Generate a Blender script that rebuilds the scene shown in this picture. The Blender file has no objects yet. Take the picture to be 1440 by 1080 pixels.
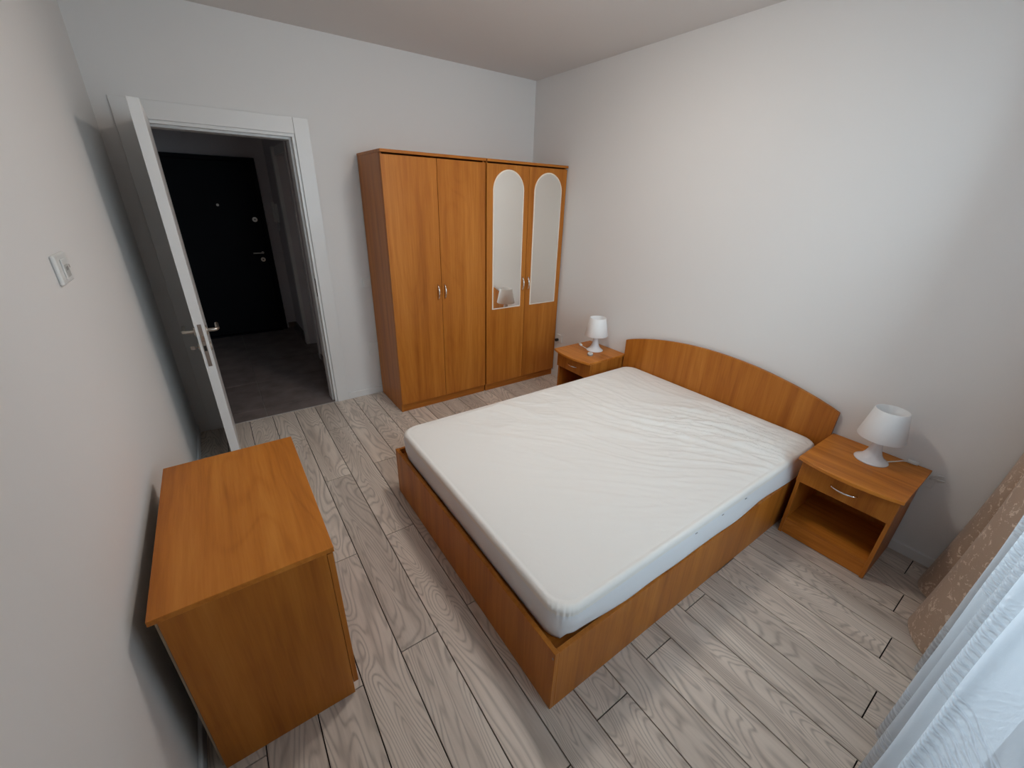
import bpy, bmesh, math, random
import numpy as np
from mathutils import Vector, Matrix, noise

random.seed(7)
S = bpy.context.scene
COL = S.collection

# ------------------------------------------------------------------ camera
RIGHT = Vector((0.819637, -0.572182, 0.028332))
UP = Vector((0.212888, 0.350125, 0.912190))
FWD = Vector((0.531858, 0.741634, -0.408787))
cam_data = bpy.data.cameras.new('camera')
cam = bpy.data.objects.new('camera', cam_data)
COL.objects.link(cam)
m = Matrix.Identity(4)
for i in range(3):
    m[i][0] = RIGHT[i]; m[i][1] = UP[i]; m[i][2] = -FWD[i]
m[0][3], m[1][3], m[2][3] = -2.67144, -3.49999, 1.65599
cam.matrix_world = m
cam_data.sensor_width = 36.0
cam_data.lens = 576.19 / 1440 * 36
cam_data.clip_start = 0.01
S.camera = cam

# ------------------------------------------------------------------ light, world, exposure
S.view_settings.view_transform = 'Standard'
S.view_settings.look = 'None'
S.view_settings.gamma = 1.0
S.view_settings.use_curve_mapping = False
S.view_settings.exposure = 0.12
S.cycles.caustics_reflective = True
S.cycles.sample_clamp_indirect = 10.0

world = bpy.data.worlds.new('overcast_sky')
S.world = world
world.use_nodes = True
bg = world.node_tree.nodes['Background']
bg.inputs[0].default_value = (0.70, 0.84, 1.0, 1)
bg.inputs[1].default_value = 1.0

LAMP_EMISSION = 50.0
LAMP_COLOUR = (1.0, 0.915, 0.835)
DAYLIGHT_W = 150.0
a = bpy.data.lights.new('window_daylight', 'AREA')
a.shape = 'RECTANGLE'; a.size = 1.6; a.size_y = 1.7
a.energy = DAYLIGHT_W; a.color = (0.72, 0.87, 1.0)
ao = bpy.data.objects.new('window_daylight', a); COL.objects.link(ao)
ao.location = (-1.25, -4.55, 2.05)
ao.rotation_euler = (math.radians(62), 0, 0)      # faces +y, slightly down

# ------------------------------------------------------------------ materials
def new_mat(name):
    mt = bpy.data.materials.new(name); mt.use_nodes = True
    nt = mt.node_tree
    return mt, nt, nt.nodes['Principled BSDF']

def nd(nt, t, **kw):
    n = nt.nodes.new(t)
    for k, v in kw.items():
        if k.startswith('i_'):
            n.inputs[k[2:].replace('_', ' ')].default_value = v
        else:
            setattr(n, k, v)
    return n

def ramp(nt, stops):
    r = nt.nodes.new('ShaderNodeValToRGB')
    cr = r.color_ramp
    while len(cr.elements) < len(stops):
        cr.elements.new(0.5)
    for e, (p, c) in zip(cr.elements, stops):
        e.position = p; e.color = (*c, 1)
    return r

def math_n(nt, op, a, b=None):
    n = nt.nodes.new('ShaderNodeMath'); n.operation = op
    for i, v in enumerate((a, b)):
        if v is None: continue
        if isinstance(v, (int, float)): n.inputs[i].default_value = v
        else: nt.links.new(v, n.inputs[i])
    return n.outputs[0]

def mixc(nt, fac, a, b, mode='MIX'):
    n = nt.nodes.new('ShaderNodeMix'); n.data_type = 'RGBA'; n.blend_type = mode
    for sock, v in ((n.inputs['Factor'], fac), (n.inputs['A'], a), (n.inputs['B'], b)):
        pass
    f, A, B = n.inputs[0], n.inputs[6], n.inputs[7]
    for sock, v in ((f, fac), (A, a), (B, b)):
        if isinstance(v, (int, float)): sock.default_value = v
        elif isinstance(v, tuple): sock.default_value = (*v, 1)
        else: nt.links.new(v, sock)
    return n.outputs[2]

def rand_coord(nt, stretch, mult=13.0, kind='Object'):
    tc = nt.nodes.new('ShaderNodeTexCoord')
    oi = nt.nodes.new('ShaderNodeObjectInfo')
    cx = nt.nodes.new('ShaderNodeCombineXYZ')
    r = math_n(nt, 'MULTIPLY', oi.outputs['Random'], mult)
    r2 = math_n(nt, 'MULTIPLY', oi.outputs['Random'], mult * 2.7)
    nt.links.new(r, cx.inputs[0]); nt.links.new(r2, cx.inputs[1]); nt.links.new(r, cx.inputs[2])
    ad = nt.nodes.new('ShaderNodeVectorMath'); ad.operation = 'ADD'
    nt.links.new(tc.outputs[kind], ad.inputs[0]); nt.links.new(cx.outputs[0], ad.inputs[1])
    mp = nt.nodes.new('ShaderNodeMapping'); mp.inputs['Scale'].default_value = stretch
    nt.links.new(ad.outputs[0], mp.inputs[0])
    return mp.outputs[0], oi.outputs['Random']

def bump(nt, bsdf, height, strength, dist):
    b = nt.nodes.new('ShaderNodeBump')
    b.inputs['Strength'].default_value = strength
    b.inputs['Distance'].default_value = dist
    nt.links.new(height, b.inputs['Height'])
    nt.links.new(b.outputs[0], bsdf.inputs['Normal'])

def laminate(name, axis, dark, mid, light, rough=0.38, figure=0.07):
    mt, nt, b = new_mat(name)
    st = [1.0, 1.0, 1.0]; st[axis] = 0.045
    v, rnd = rand_coord(nt, tuple(st))
    n1 = nd(nt, 'ShaderNodeTexNoise', i_Scale=13.0, i_Detail=6.0, i_Roughness=0.62, i_Distortion=0.25)
    nt.links.new(v, n1.inputs['Vector'])
    n2 = nd(nt, 'ShaderNodeTexNoise', i_Scale=85.0, i_Detail=3.0, i_Roughness=0.6)
    nt.links.new(v, n2.inputs['Vector'])
    # cathedral figure
    st2 = [1.0, 1.0, 1.0]; st2[axis] = 0.22
    v3, _ = rand_coord(nt, tuple(st2))
    n3 = nd(nt, 'ShaderNodeTexNoise', i_Scale=3.2, i_Detail=1.5, i_Roughness=0.45, i_Distortion=0.6)
    nt.links.new(v3, n3.inputs['Vector'])
    w = math_n(nt, 'SINE', math_n(nt, 'MULTIPLY', n3.outputs['Fac'], 75.0))
    w = math_n(nt, 'POWER', math_n(nt, 'MULTIPLY', math_n(nt, 'ADD', w, 1.0), 0.5), 5.0)
    f = math_n(nt, 'ADD', math_n(nt, 'MULTIPLY', n1.outputs['Fac'], 0.85),
               math_n(nt, 'MULTIPLY', n2.outputs['Fac'], 0.28))
    f = math_n(nt, 'SUBTRACT', f, math_n(nt, 'MULTIPLY', w, figure))
    r = ramp(nt, [(0.36, dark), (0.55, mid), (0.76, light)])
    nt.links.new(f, r.inputs[0])
    nt.links.new(r.outputs[0], b.inputs['Base Color'])
    b.inputs['Roughness'].default_value = rough
    b.inputs['Specular IOR Level'].default_value = 0.25
    bump(nt, b, n2.outputs['Fac'], 0.08, 0.001)
    return mt

WD, WM, WL_ = (0.33, 0.098, 0.012), (0.46, 0.152, 0.020), (0.57, 0.215, 0.036)
wood_x = laminate('alder_laminate_x', 0, WD, WM, WL_)
wood_y_sheen = laminate('alder_laminate_y_sheen', 1, (0.38, 0.115, 0.014), (0.54, 0.182, 0.024), (0.65, 0.25, 0.042))  # lighter than the other laminates: dresser top's glow put into the colour
wood_z = laminate('alder_laminate_z', 2, WD, WM, WL_, figure=0.035)

def plank_material():
    mt, nt, b = new_mat('grey_oak_laminate')
    v, rnd = rand_coord(nt, (1.0, 0.19, 1.0), 31.0)
    n3 = nd(nt, 'ShaderNodeTexNoise', i_Scale=6.0, i_Detail=1.8, i_Roughness=0.42, i_Distortion=0.8)
    nt.links.new(v, n3.inputs['Vector'])
    w = math_n(nt, 'SINE', math_n(nt, 'MULTIPLY', n3.outputs['Fac'], 165.0))
    w = math_n(nt, 'POWER', math_n(nt, 'MULTIPLY', math_n(nt, 'ADD', w, 1.0), 0.5), 3.2)
    v2, _ = rand_coord(nt, (1.0, 0.05, 1.0), 31.0)
    n2 = nd(nt, 'ShaderNodeTexNoise', i_Scale=130.0, i_Detail=3.0, i_Roughness=0.65)
    nt.links.new(v2, n2.inputs['Vector'])
    n1 = nd(nt, 'ShaderNodeTexNoise', i_Scale=14.0, i_Detail=3.0, i_Roughness=0.5)
    nt.links.new(v2, n1.inputs['Vector'])
    fibre = ramp(nt, [(0.30, (0.0,) * 3), (0.62, (1.0,) * 3)])
    nt.links.new(n2.outputs['Fac'], fibre.inputs[0])
    # ring lines broken up by fibres
    lines = math_n(nt, 'MULTIPLY', w, math_n(nt, 'ADD', 0.35, math_n(nt, 'MULTIPLY', fibre.outputs[0], 0.65)))
    base = ramp(nt, [(0.30, (0.50, 0.42, 0.355)), (0.5, (0.69, 0.60, 0.52)), (0.72, (0.82, 0.73, 0.64))])
    f = math_n(nt, 'ADD', math_n(nt, 'MULTIPLY', n1.outputs['Fac'], 0.7), math_n(nt, 'MULTIPLY', n2.outputs['Fac'], 0.3))
    nt.links.new(f, base.inputs[0])
    c = mixc(nt, math_n(nt, 'MULTIPLY', lines, 0.60), base.outputs[0], (0.26, 0.215, 0.18))
    tone = math_n(nt, 'ADD', 0.90, math_n(nt, 'MULTIPLY', rnd, 0.20))
    hs = nt.nodes.new('ShaderNodeHueSaturation')
    nt.links.new(c, hs.inputs['Color']); nt.links.new(tone, hs.inputs['Value'])
    nt.links.new(hs.outputs[0], b.inputs['Base Color'])
    b.inputs['Roughness'].default_value = 0.42
    b.inputs['Specular IOR Level'].default_value = 0.45
    bump(nt, b, math_n(nt, 'SUBTRACT', n2.outputs['Fac'], lines), 0.12, 0.001)
    return mt
plank_mat = plank_material()

def plain(name, col, rough=0.5, metal=0.0, spec=0.5, bscale=None, bstr=0.1, bdist=0.001, var=0.0):
    mt, nt, b = new_mat(name)
    b.inputs['Base Color'].default_value = (*col, 1)
    b.inputs['Roughness'].default_value = rough
    b.inputs['Metallic'].default_value = metal
    b.inputs['Specular IOR Level'].default_value = spec
    n = nd(nt, 'ShaderNodeTexNoise', i_Scale=bscale or 60.0, i_Detail=4.0)
    tc = nt.nodes.new('ShaderNodeTexCoord'); nt.links.new(tc.outputs['Object'], n.inputs['Vector'])
    if bscale:
        bump(nt, b, n.outputs['Fac'], bstr, bdist)
    if var:
        lo = tuple(c * (1 - var) for c in col); hi = tuple(min(1, c * (1 + var)) for c in col)
        r = ramp(nt, [(0.3, lo), (0.7, hi)])
        nt.links.new(n.outputs['Fac'], r.inputs[0]); nt.links.new(r.outputs[0], b.inputs['Base Color'])
    return mt

wall_mat = plain('matt_wall_paint', (0.80, 0.785, 0.77), 0.9, spec=0.25, bscale=220, bstr=0.12)
ceil_mat = plain('matt_ceiling_paint', (0.76, 0.725, 0.70), 0.95, spec=0.2, bscale=220, bstr=0.1)
base_mat = plain('white_skirting', (0.80, 0.79, 0.78), 0.5)
doorwhite = plain('white_door_lacquer', (0.80, 0.79, 0.775), 0.32)
plaswhite = plain('white_plastic', (0.80, 0.80, 0.78), 0.35)
shade_mat = plain('white_lamp_shade', (0.86, 0.86, 0.86), 0.45)
subfloor = plain('dark_joint', (0.012, 0.010, 0.009), 0.9)
groutm = plain('grey_grout', (0.42, 0.39, 0.37), 0.9)
tilem = plain('dark_slate_tile', (0.215, 0.175, 0.165), 0.45, bscale=7, bstr=0.15, bdist=0.002, var=0.25)
navy = plain('navy_black_door', (0.003, 0.0035, 0.007), 0.6, spec=0.2, bscale=300, bstr=0.2)
chrome = plain('chrome', (0.85, 0.83, 0.80), 0.12, 1.0)
brushed = plain('brushed_steel', (0.55, 0.50, 0.44), 0.32, 1.0)
lockplate = plain('lock_plate_steel', (0.36, 0.31, 0.27), 0.4, 0.8)
darkhole = plain('dark_hole', (0.02, 0.018, 0.016), 0.8)
mirror_m = plain('mirror_glass', (0.96, 0.96, 0.92), 0.0, 1.0)
bevel_m = plain('cream_mirror_bevel', (0.88, 0.80, 0.68), 0.3)
greydetail = plain('grey_print', (0.30, 0.30, 0.29), 0.5)
hardboard = plain('white_hardboard', (0.33, 0.24, 0.16), 0.7)
lightgrey = plain('light_grey_plastic', (0.55, 0.55, 0.53), 0.4)
railmat = plain('white_rail', (0.75, 0.75, 0.74), 0.4)

def mattress_mat(name, col, wscale):
    mt, nt, b = new_mat(name)
    tc = nt.nodes.new('ShaderNodeTexCoord')
    n = nd(nt, 'ShaderNodeTexNoise', i_Scale=wscale, i_Detail=6.0, i_Roughness=0.6, i_Distortion=0.6)
    nt.links.new(tc.outputs['Object'], n.inputs['Vector'])
    b.inputs['Base Color'].default_value = (*col, 1)
    b.inputs['Roughness'].default_value = 0.85
    b.inputs['Specular IOR Level'].default_value = 0.2
    b.inputs['Sheen Weight'].default_value = 0.15
    bump(nt, b, n.outputs['Fac'], 0.25, 0.004)
    return mt
cotton = mattress_mat('cream_terry_cotton', (0.86, 0.825, 0.78), 22)
skirtm = mattress_mat('white_stretch_fabric', (0.80, 0.80, 0.82), 12)

def sheer_material():
    mt = bpy.data.materials.new('white_sheer_voile'); mt.use_nodes = True
    nt = mt.node_tree; nt.nodes.clear()
    out = nt.nodes.new('ShaderNodeOutputMaterial')
    uv = nt.nodes.new('ShaderNodeUVMap')
    sp = nt.nodes.new('ShaderNodeSeparateXYZ'); nt.links.new(uv.outputs[0], sp.inputs[0])
    U, V = sp.outputs[0], sp.outputs[1]
    wob = nd(nt, 'ShaderNodeTexNoise', i_Scale=9.0, i_Detail=2.0)
    nt.links.new(uv.outputs[0], wob.inputs['Vector'])
    wv = math_n(nt, 'MULTIPLY', math_n(nt, 'SUBTRACT', wob.outputs['Fac'], 0.5), 0.012)
    Vw = math_n(nt, 'ADD', V, wv)
    Uw = math_n(nt, 'ADD', U, math_n(nt, 'MULTIPLY', wv, 1.5))
    P = 0.022; A = 0.0042; Lw = 0.105
    s = math_n(nt, 'MULTIPLY', math_n(nt, 'COSINE', math_n(nt, 'MULTIPLY', Uw, 2 * math.pi / Lw)), A)
    def fam(sign, shift):
        q = math_n(nt, 'ADD' if sign > 0 else 'SUBTRACT', Vw, s)
        q = math_n(nt, 'MULTIPLY', math_n(nt, 'ADD', q, shift), math.pi / P)
        q = math_n(nt, 'ABSOLUTE', math_n(nt, 'COSINE', q))
        return math_n(nt, 'POWER', q, 7.0)
    thread = math_n(nt, 'MAXIMUM', fam(1, 0.0), fam(-1, P / 2))
    # bands of woven relief
    ph = math_n(nt, 'FRACT', math_n(nt, 'DIVIDE', V, 0.72))
    band = math_n(nt, 'LESS_THAN', ph, 0.37)
    fine = nd(nt, 'ShaderNodeTexNoise', i_Scale=260.0, i_Detail=2.0)
    nt.links.new(uv.outputs[0], fine.inputs['Vector'])
    h = math_n(nt, 'ADD', math_n(nt, 'MULTIPLY', thread, band), math_n(nt, 'MULTIPLY', fine.outputs['Fac'], 0.10))
    bm_ = nt.nodes.new('ShaderNodeBump'); bm_.inputs['Strength'].default_value = 0.6; bm_.inputs['Distance'].default_value = 0.004
    nt.links.new(h, bm_.inputs['Height'])
    dif = nt.nodes.new('ShaderNodeBsdfDiffuse'); dif.inputs[0].default_value = (0.86, 0.88, 0.90, 1)
    tra = nt.nodes.new('ShaderNodeBsdfTranslucent'); tra.inputs[0].default_value = (0.36, 0.39, 0.44, 1)
    trn = nt.nodes.new('ShaderNodeBsdfTransparent')
    nt.links.new(bm_.outputs[0], dif.inputs['Normal']); nt.links.new(bm_.outputs[0], tra.inputs['Normal'])
    m1 = nt.nodes.new('ShaderNodeMixShader'); m1.inputs[0].default_value = 0.5
    nt.links.new(dif.outputs[0], m1.inputs[1]); nt.links.new(tra.outputs[0], m1.inputs[2])
    m2 = nt.nodes.new('ShaderNodeMixShader')
    # opacity: threads dense, ground of the band thinner
    op = math_n(nt, 'ADD', 0.66, math_n(nt, 'MULTIPLY', band, math_n(nt, 'SUBTRACT', math_n(nt, 'MULTIPLY', thread, 0.34), 0.14)))
    nt.links.new(op, m2.inputs[0])
    nt.links.new(trn.outputs[0], m2.inputs[1]); nt.links.new(m1.outputs[0], m2.inputs[2])
    nt.links.new(m2.outputs[0], out.inputs[0])
    return mt
sheer_mat = sheer_material()

def jacquard_material():
    mt, nt, b = new_mat('brown_jacquard')
    uv = nt.nodes.new('ShaderNodeUVMap')
    n = nd(nt, 'ShaderNodeTexNoise', i_Scale=24.0, i_Detail=3.5, i_Roughness=0.8, i_Distortion=0.9)
    nt.links.new(uv.outputs[0], n.inputs['Vector'])
    n2 = nd(nt, 'ShaderNodeTexNoise', i_Scale=60.0, i_Detail=2.0, i_Distortion=1.0)
    nt.links.new(uv.outputs[0], n2.inputs['Vector'])
    f = math_n(nt, 'ADD', math_n(nt, 'MULTIPLY', n.outputs['Fac'], 0.75), math_n(nt, 'MULTIPLY', n2.outputs['Fac'], 0.25))
    r = ramp(nt, [(0.0, (0.44, 0.325, 0.24)), (0.55, (0.47, 0.345, 0.255)), (0.59, (0.74, 0.62, 0.51))])
    nt.links.new(f, r.inputs[0]); nt.links.new(r.outputs[0], b.inputs['Base Color'])
    b.inputs['Roughness'].default_value = 0.7
    b.inputs['Sheen Weight'].default_value = 0.2
    bump(nt, b, n2.outputs['Fac'], 0.15, 0.002)
    return mt
brown_mat = jacquard_material()

def glass_material():
    mt = bpy.data.materials.new('window_glass'); mt.use_nodes = True
    nt = mt.node_tree; nt.nodes.clear()
    out = nt.nodes.new('ShaderNodeOutputMaterial')
    t = nt.nodes.new('ShaderNodeBsdfTransparent'); t.inputs[0].default_value = (0.95, 0.97, 0.96, 1)
    g = nt.nodes.new('ShaderNodeBsdfGlossy'); g.inputs['Roughness'].default_value = 0.02
    fr = nt.nodes.new('ShaderNodeFresnel'); fr.inputs[0].default_value = 1.45
    mx = nt.nodes.new('ShaderNodeMixShader')
    nt.links.new(fr.outputs[0], mx.inputs[0]); nt.links.new(t.outputs[0], mx.inputs[1]); nt.links.new(g.outputs[0], mx.inputs[2])
    nt.links.new(mx.outputs[0], out.inputs[0])
    return mt
glass_mat = glass_material()

def lamp_glass():
    mt, nt, b = new_mat('lit_opal_glass')
    b.inputs['Base Color'].default_value = (0.9, 0.9, 0.88, 1)
    b.inputs['Emission Color'].default_value = (*LAMP_COLOUR, 1)
    b.inputs['Emission Strength'].default_value = LAMP_EMISSION
    mt.cycles.emission_sampling = 'FRONT_BACK'
    return mt

# ------------------------------------------------------------------ builders
def box(bm, x0, x1, y0, y1, z0, z1, bev=0.0):
    if x0 > x1: x0, x1 = x1, x0
    if y0 > y1: y0, y1 = y1, y0
    vs = [bm.verts.new(p) for p in ((x0, y0, z0), (x1, y0, z0), (x1, y1, z0), (x0, y1, z0),
                                    (x0, y0, z1), (x1, y0, z1), (x1, y1, z1), (x0, y1, z1))]
    fs = [bm.faces.new([vs[i] for i in f]) for f in ((3, 2, 1, 0), (4, 5, 6, 7), (0, 1, 5, 4), (1, 2, 6, 5), (2, 3, 7, 6), (3, 0, 4, 7))]
    if bev:
        es = {e for f in fs for e in f.edges}
        bmesh.ops.bevel(bm, geom=list(es), offset=bev, segments=1, profile=0.5, affect='EDGES')
    return bm

def B(*args, **kw):
    return box(bmesh.new(), *args, **kw)

def prism(bm, pts, axis, d0, d1):
    """outline pts (2d) extruded along axis between d0 and d1; 2d order is the remaining axes in xyz order"""
    def P(p, d):
        c = list(p); c.insert(axis, d); return c
    n = len(pts)
    a = [bm.verts.new(P(p, d0)) for p in pts]; b = [bm.verts.new(P(p, d1)) for p in pts]
    bm.faces.new(a); bm.faces.new(b[::-1])
    for i in range(n):
        bm.faces.new((a[i], b[i], b[(i + 1) % n], a[(i + 1) % n]))
    bmesh.ops.recalc_face_normals(bm, faces=bm.faces[:])
    return bm

def lathe(bm, prof, c=(0, 0), seg=40, cap=True):
    rings = []
    for r, z in prof:
        rings.append([bm.verts.new((c[0] + r * math.cos(2 * math.pi * i / seg), c[1] + r * math.sin(2 * math.pi * i / seg), z)) for i in range(seg)])
    for a, b in zip(rings, rings[1:]):
        for i in range(seg):
            bm.faces.new((a[i], a[(i + 1) % seg], b[(i + 1) % seg], b[i]))
    if cap:
        bm.faces.new(rings[0][::-1]); bm.faces.new(rings[-1])
    bmesh.ops.recalc_face_normals(bm, faces=bm.faces[:])
    for f in bm.faces: f.smooth = True
    return bm

def tube(bm, pts, r, seg=10, radii=None):
    pts = [Vector(p) for p in pts]
    rings = []
    prev = None
    for i, p in enumerate(pts):
        t = (pts[min(i + 1, len(pts) - 1)] - pts[max(i - 1, 0)]).normalized()
        if prev is None:
            n = t.orthogonal().normalized()
        else:
            n = (prev - t * prev.dot(t)).normalized()
        prev = n
        b = t.cross(n)
        rr = radii[i] if radii else r
        rings.append([bm.verts.new(p + (n * math.cos(2 * math.pi * k / seg) + b * math.sin(2 * math.pi * k / seg)) * rr) for k in range(seg)])
    for a, b in zip(rings, rings[1:]):
        for k in range(seg):
            bm.faces.new((a[k], a[(k + 1) % seg], b[(k + 1) % seg], b[k])).smooth = True
    bm.faces.new(rings[0][::-1]); bm.faces.new(rings[-1])
    bmesh.ops.recalc_face_normals(bm, faces=bm.faces[:])
    return bm

def catmull(pts, n=8):
    pts = [Vector(p) for p in pts]
    P = [pts[0] * 2 - pts[1]] + pts + [pts[-1] * 2 - pts[-2]]
    out = []
    for i in range(1, len(P) - 2):
        for k in range(n):
            t = k / n
            out.append(0.5 * ((2 * P[i]) + (P[i + 1] - P[i - 1]) * t + (2 * P[i - 1] - 5 * P[i] + 4 * P[i + 1] - P[i + 2]) * t * t
                              + (3 * P[i] - P[i - 1] - 3 * P[i + 1] + P[i + 2]) * t ** 3))
    out.append(pts[-1])
    return out

def origin_of(o):
    p = Vector((0, 0, 0))
    while o is not None:
        p += o.location; o = o.parent
    return p

def obj(name, bm, mat, parent=None, smooth=False):
    """link a bmesh given in world coordinates as one object under parent"""
    me = bpy.data.meshes.new(name)
    if parent is not None:
        bmesh.ops.translate(bm, verts=bm.verts[:], vec=-origin_of(parent))
    if smooth:
        for f in bm.faces: f.smooth = True
    bm.to_mesh(me); bm.free()
    me.materials.append(mat)
    o = bpy.data.objects.new(name, me); COL.objects.link(o)
    if parent is not None: o.parent = parent
    return o

def tag(o, label, cat, group=None):
    o['label'] = label; o['category'] = cat
    if group: o['group'] = group
    return o

def thing(name, label, cat, loc, group=None):
    o = bpy.data.objects.new(name, None); COL.objects.link(o)
    o.empty_display_size = 0.1
    o.location = loc
    return tag(o, label, cat, group)

def struct(name, bm, mat, label=None):
    o = obj(name, bm, mat); o['kind'] = 'structure'
    if label: o['label'] = label
    return o

def copy_thing(src, loc, label):
    r = src.copy(); COL.objects.link(r); r.location = loc; r['label'] = label
    for ch in list(src.children):
        c = ch.copy(); COL.objects.link(c); c.parent = r
        for g in list(ch.children):
            d = g.copy(); COL.objects.link(d); d.parent = c
    return r

# ================================================================== the room
XL, XR, YB, YF, H = -3.04, 0.0, 0.0, -3.80, 2.625
T = 0.16
OX0, OX1, OH = -2.871, -2.038, 2.03            # doorway in the back wall
floor = struct('floor', B(XL - T, XR + T, YF - T, 0.0, -0.12, -0.0085), subfloor)
ceiling = struct('ceiling', B(XL - T, XR + T, YF - T, YB + T, H, H + 0.12), ceil_mat)
struct('wall_left', B(XL - T, XL, YF - T, YB + T, -0.12, H), wall_mat)
struct('wall_right', B(XR, XR + T, YF - T, YB + T, -0.12, H), wall_mat)
bm = B(XL, OX0, YB, YB + T, -0.12, H)
box(bm, OX1, XR, YB, YB + T, -0.12, H); box(bm, OX0, OX1, YB, YB + T, OH, H)
struct('wall_back', bm, wall_mat)
WX0, WX1, WZ0, WZ1 = -2.05, -0.50, 0.03, 2.30
bm = B(XL, WX0, YF - T, YF, -0.12, H)
box(bm, WX1, XR, YF - T, YF, -0.12, H); box(bm, WX0, WX1, YF - T, YF, -0.12, WZ0); box(bm, WX0, WX1, YF - T, YF, WZ1, H)
struct('wall_front', bm, wall_mat)

# laminate planks, measured rows of 0.1595 m
PW, PL, GAP = 0.1595, 1.2865, 0.0020
nrow = 20
for k in range(nrow):
    x1 = -k * PW; x0 = max(-(k + 1) * PW, XL)
    if x1 - x0 < 0.01: continue
    y = (-3.435 - 0.0187 * k) if k % 2 == 0 else (-2.80 - 0.0198 * k)
    while y > YF: y -= PL
    while y < 0:
        a0, a1 = max(y, YF), min(y + PL, 0.0)
        if a1 - a0 > 0.02:
            bm = B(x0 + GAP, x1 - GAP, a0 + GAP, a1 - GAP, -0.0085, 0.0, bev=0.0006)
            # centre the mesh on its own origin so the grain varies from plank to plank
            c = Vector(((x0 + x1) / 2, (a0 + a1) / 2, 0))
            bmesh.ops.translate(bm, verts=bm.verts[:], vec=-c)
            o = obj('plank', bm, plank_mat); o.location = c; o.parent = floor
        y += PL

# skirting boards
SB = 0.058
struct('baseboard_right', B(-0.012, 0.0, YF, 0.0, 0, SB, bev=0.002), base_mat)
struct('baseboard_left', B(XL, XL + 0.012, YF, 0.0, 0, SB, bev=0.002), base_mat)
struct('baseboard_back', B(-1.947, -0.012, -0.012, 0.0, 0, SB, bev=0.002), base_mat)
struct('baseboard_front', B(XL + 0.012, -0.012, YF, YF + 0.012, 0, SB, bev=0.002), base_mat)

# ------------------------------------------------------------------ doorway casing (trim_1)
trim = struct('trim_1', B(OX1 - 0.022, OX1, 0.0, T, 0, OH - 0.022), doorwhite)     # right jamb lining
obj('jamb', B(OX0, OX0 + 0.022, 0.0, T, 0, OH - 0.022), doorwhite, trim)
obj('head_jamb', B(OX0, OX1, 0.0, T, OH - 0.022, OH), doorwhite, trim)
obj('door_stop', B(OX1 - 0.036, OX1 - 0.022, 0.045, T - 0.002, 0, OH - 0.036), doorwhite, trim)
obj('door_stop', B(OX0 + 0.022, OX0 + 0.036, 0.045, T - 0.002, 0, OH - 0.036), doorwhite, trim)
obj('door_stop', B(OX0 + 0.022, OX1 - 0.022, 0.045, T - 0.002, OH - 0.036, OH - 0.022), doorwhite, trim)
obj('casing', B(OX1 - 0.004, -1.947, -0.014, 0.0, 0, 2.121, bev=0.0015), doorwhite, trim)
obj('casing', B(-2.961, OX0 + 0.004, -0.014, 0.0, 0, 2.121, bev=0.0015), doorwhite, trim)
obj('head_casing', B(OX0 + 0.0055, OX1 - 0.0055, -0.014, 0.0, OH - 0.004, 2.121, bev=0.0015), doorwhite, trim)
obj('strike_plate', B(OX1 - 0.0235, OX1 - 0.0215, 0.004, 0.028, 0.92, 1.06), darkhole, trim)
obj('threshold_strip', B(OX0 + 0.022, OX1 - 0.022, -0.006, 0.006, -0.002, 0.003, bev=0.001), groutm, trim)

# ------------------------------------------------------------------ open bedroom door (door_1)
d1 = bpy.data.objects.new('door_1', None); COL.objects.link(d1); d1['kind'] = 'structure'
d1.location = (-2.8305, -0.02, 0.0)
LH = 2.019
obj('door_leaf', B(-2.853, -2.808, -0.810, -0.020, 0.010, LH, bev=0.0012), doorwhite, d1)
EX = -2.8305
bm = B(EX - 0.009, EX + 0.009, -0.8118, -0.8095, 0.766, 1.004)
pl = obj('lock_plate', bm, lockplate, d1)
obj('screw', lathe(bmesh.new(), [(0.004, 0), (0.004, 0.0012)], seg=12), darkhole, pl)
pl.children[0].rotation_euler = (math.pi / 2, 0, 0); pl.children[0].location = (EX + 2.8305, -0.7915, 0.775)
s2 = pl.children[0].copy(); COL.objects.link(s2); s2.location = (EX + 2.8305, -0.7915, 0.995)
obj('latch', B(EX - 0.006, EX + 0.006, -0.820, -0.811, 0.915, 0.945, bev=0.002), brushed, pl)
obj('bolt_slot', B(EX - 0.006, EX + 0.006, -0.8124, -0.8110, 0.855, 0.885), darkhole, pl)
for sgn in (-1, 1):
    xf = -2.8305 + sgn * 0.0225
    bm = bmesh.new()
    tube(bm, [(xf, -0.755, 0.955), (xf + sgn * 0.008, -0.755, 0.955)], 0.026, 24)
    rose = obj('handle_rose', bm, brushed, d1)
    bm = bmesh.new()
    tube(bm, catmull([(xf, -0.755, 0.955), (xf + sgn * 0.035, -0.755, 0.955), (xf + sgn * 0.050, -0.750, 0.955),
                      (xf + sgn * 0.055, -0.735, 0.955), (xf + sgn * 0.055, -0.69, 0.955), (xf + sgn * 0.055, -0.63, 0.955)], 6), 0.0095, 14)
    obj('handle', bm, brushed, d1)
    bm = bmesh.new()
    tube(bm, [(xf, -0.755, 0.865), (xf + sgn * 0.007, -0.755, 0.865)], 0.024, 24)
    obj('keyhole_rose', bm, brushed, d1)
bm = bmesh.new()
tube(bm, [(-2.86, -0.755, 0.865), (-2.875, -0.755, 0.865)], 0.003, 8)
box(bm, -2.897, -2.875, -0.757, -0.753, 0.856, 0.874, bev=0.001)
obj('key', bm, lockplate, d1)
for z in (0.25, 1.78):
    bm = bmesh.new(); tube(bm, [(-2.862, -0.016, z - 0.04), (-2.862, -0.016, z + 0.04)], 0.006, 12)
    obj('hinge', bm, brushed, d1)
d1.rotation_euler = (0, 0, math.radians(1.35))

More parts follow.
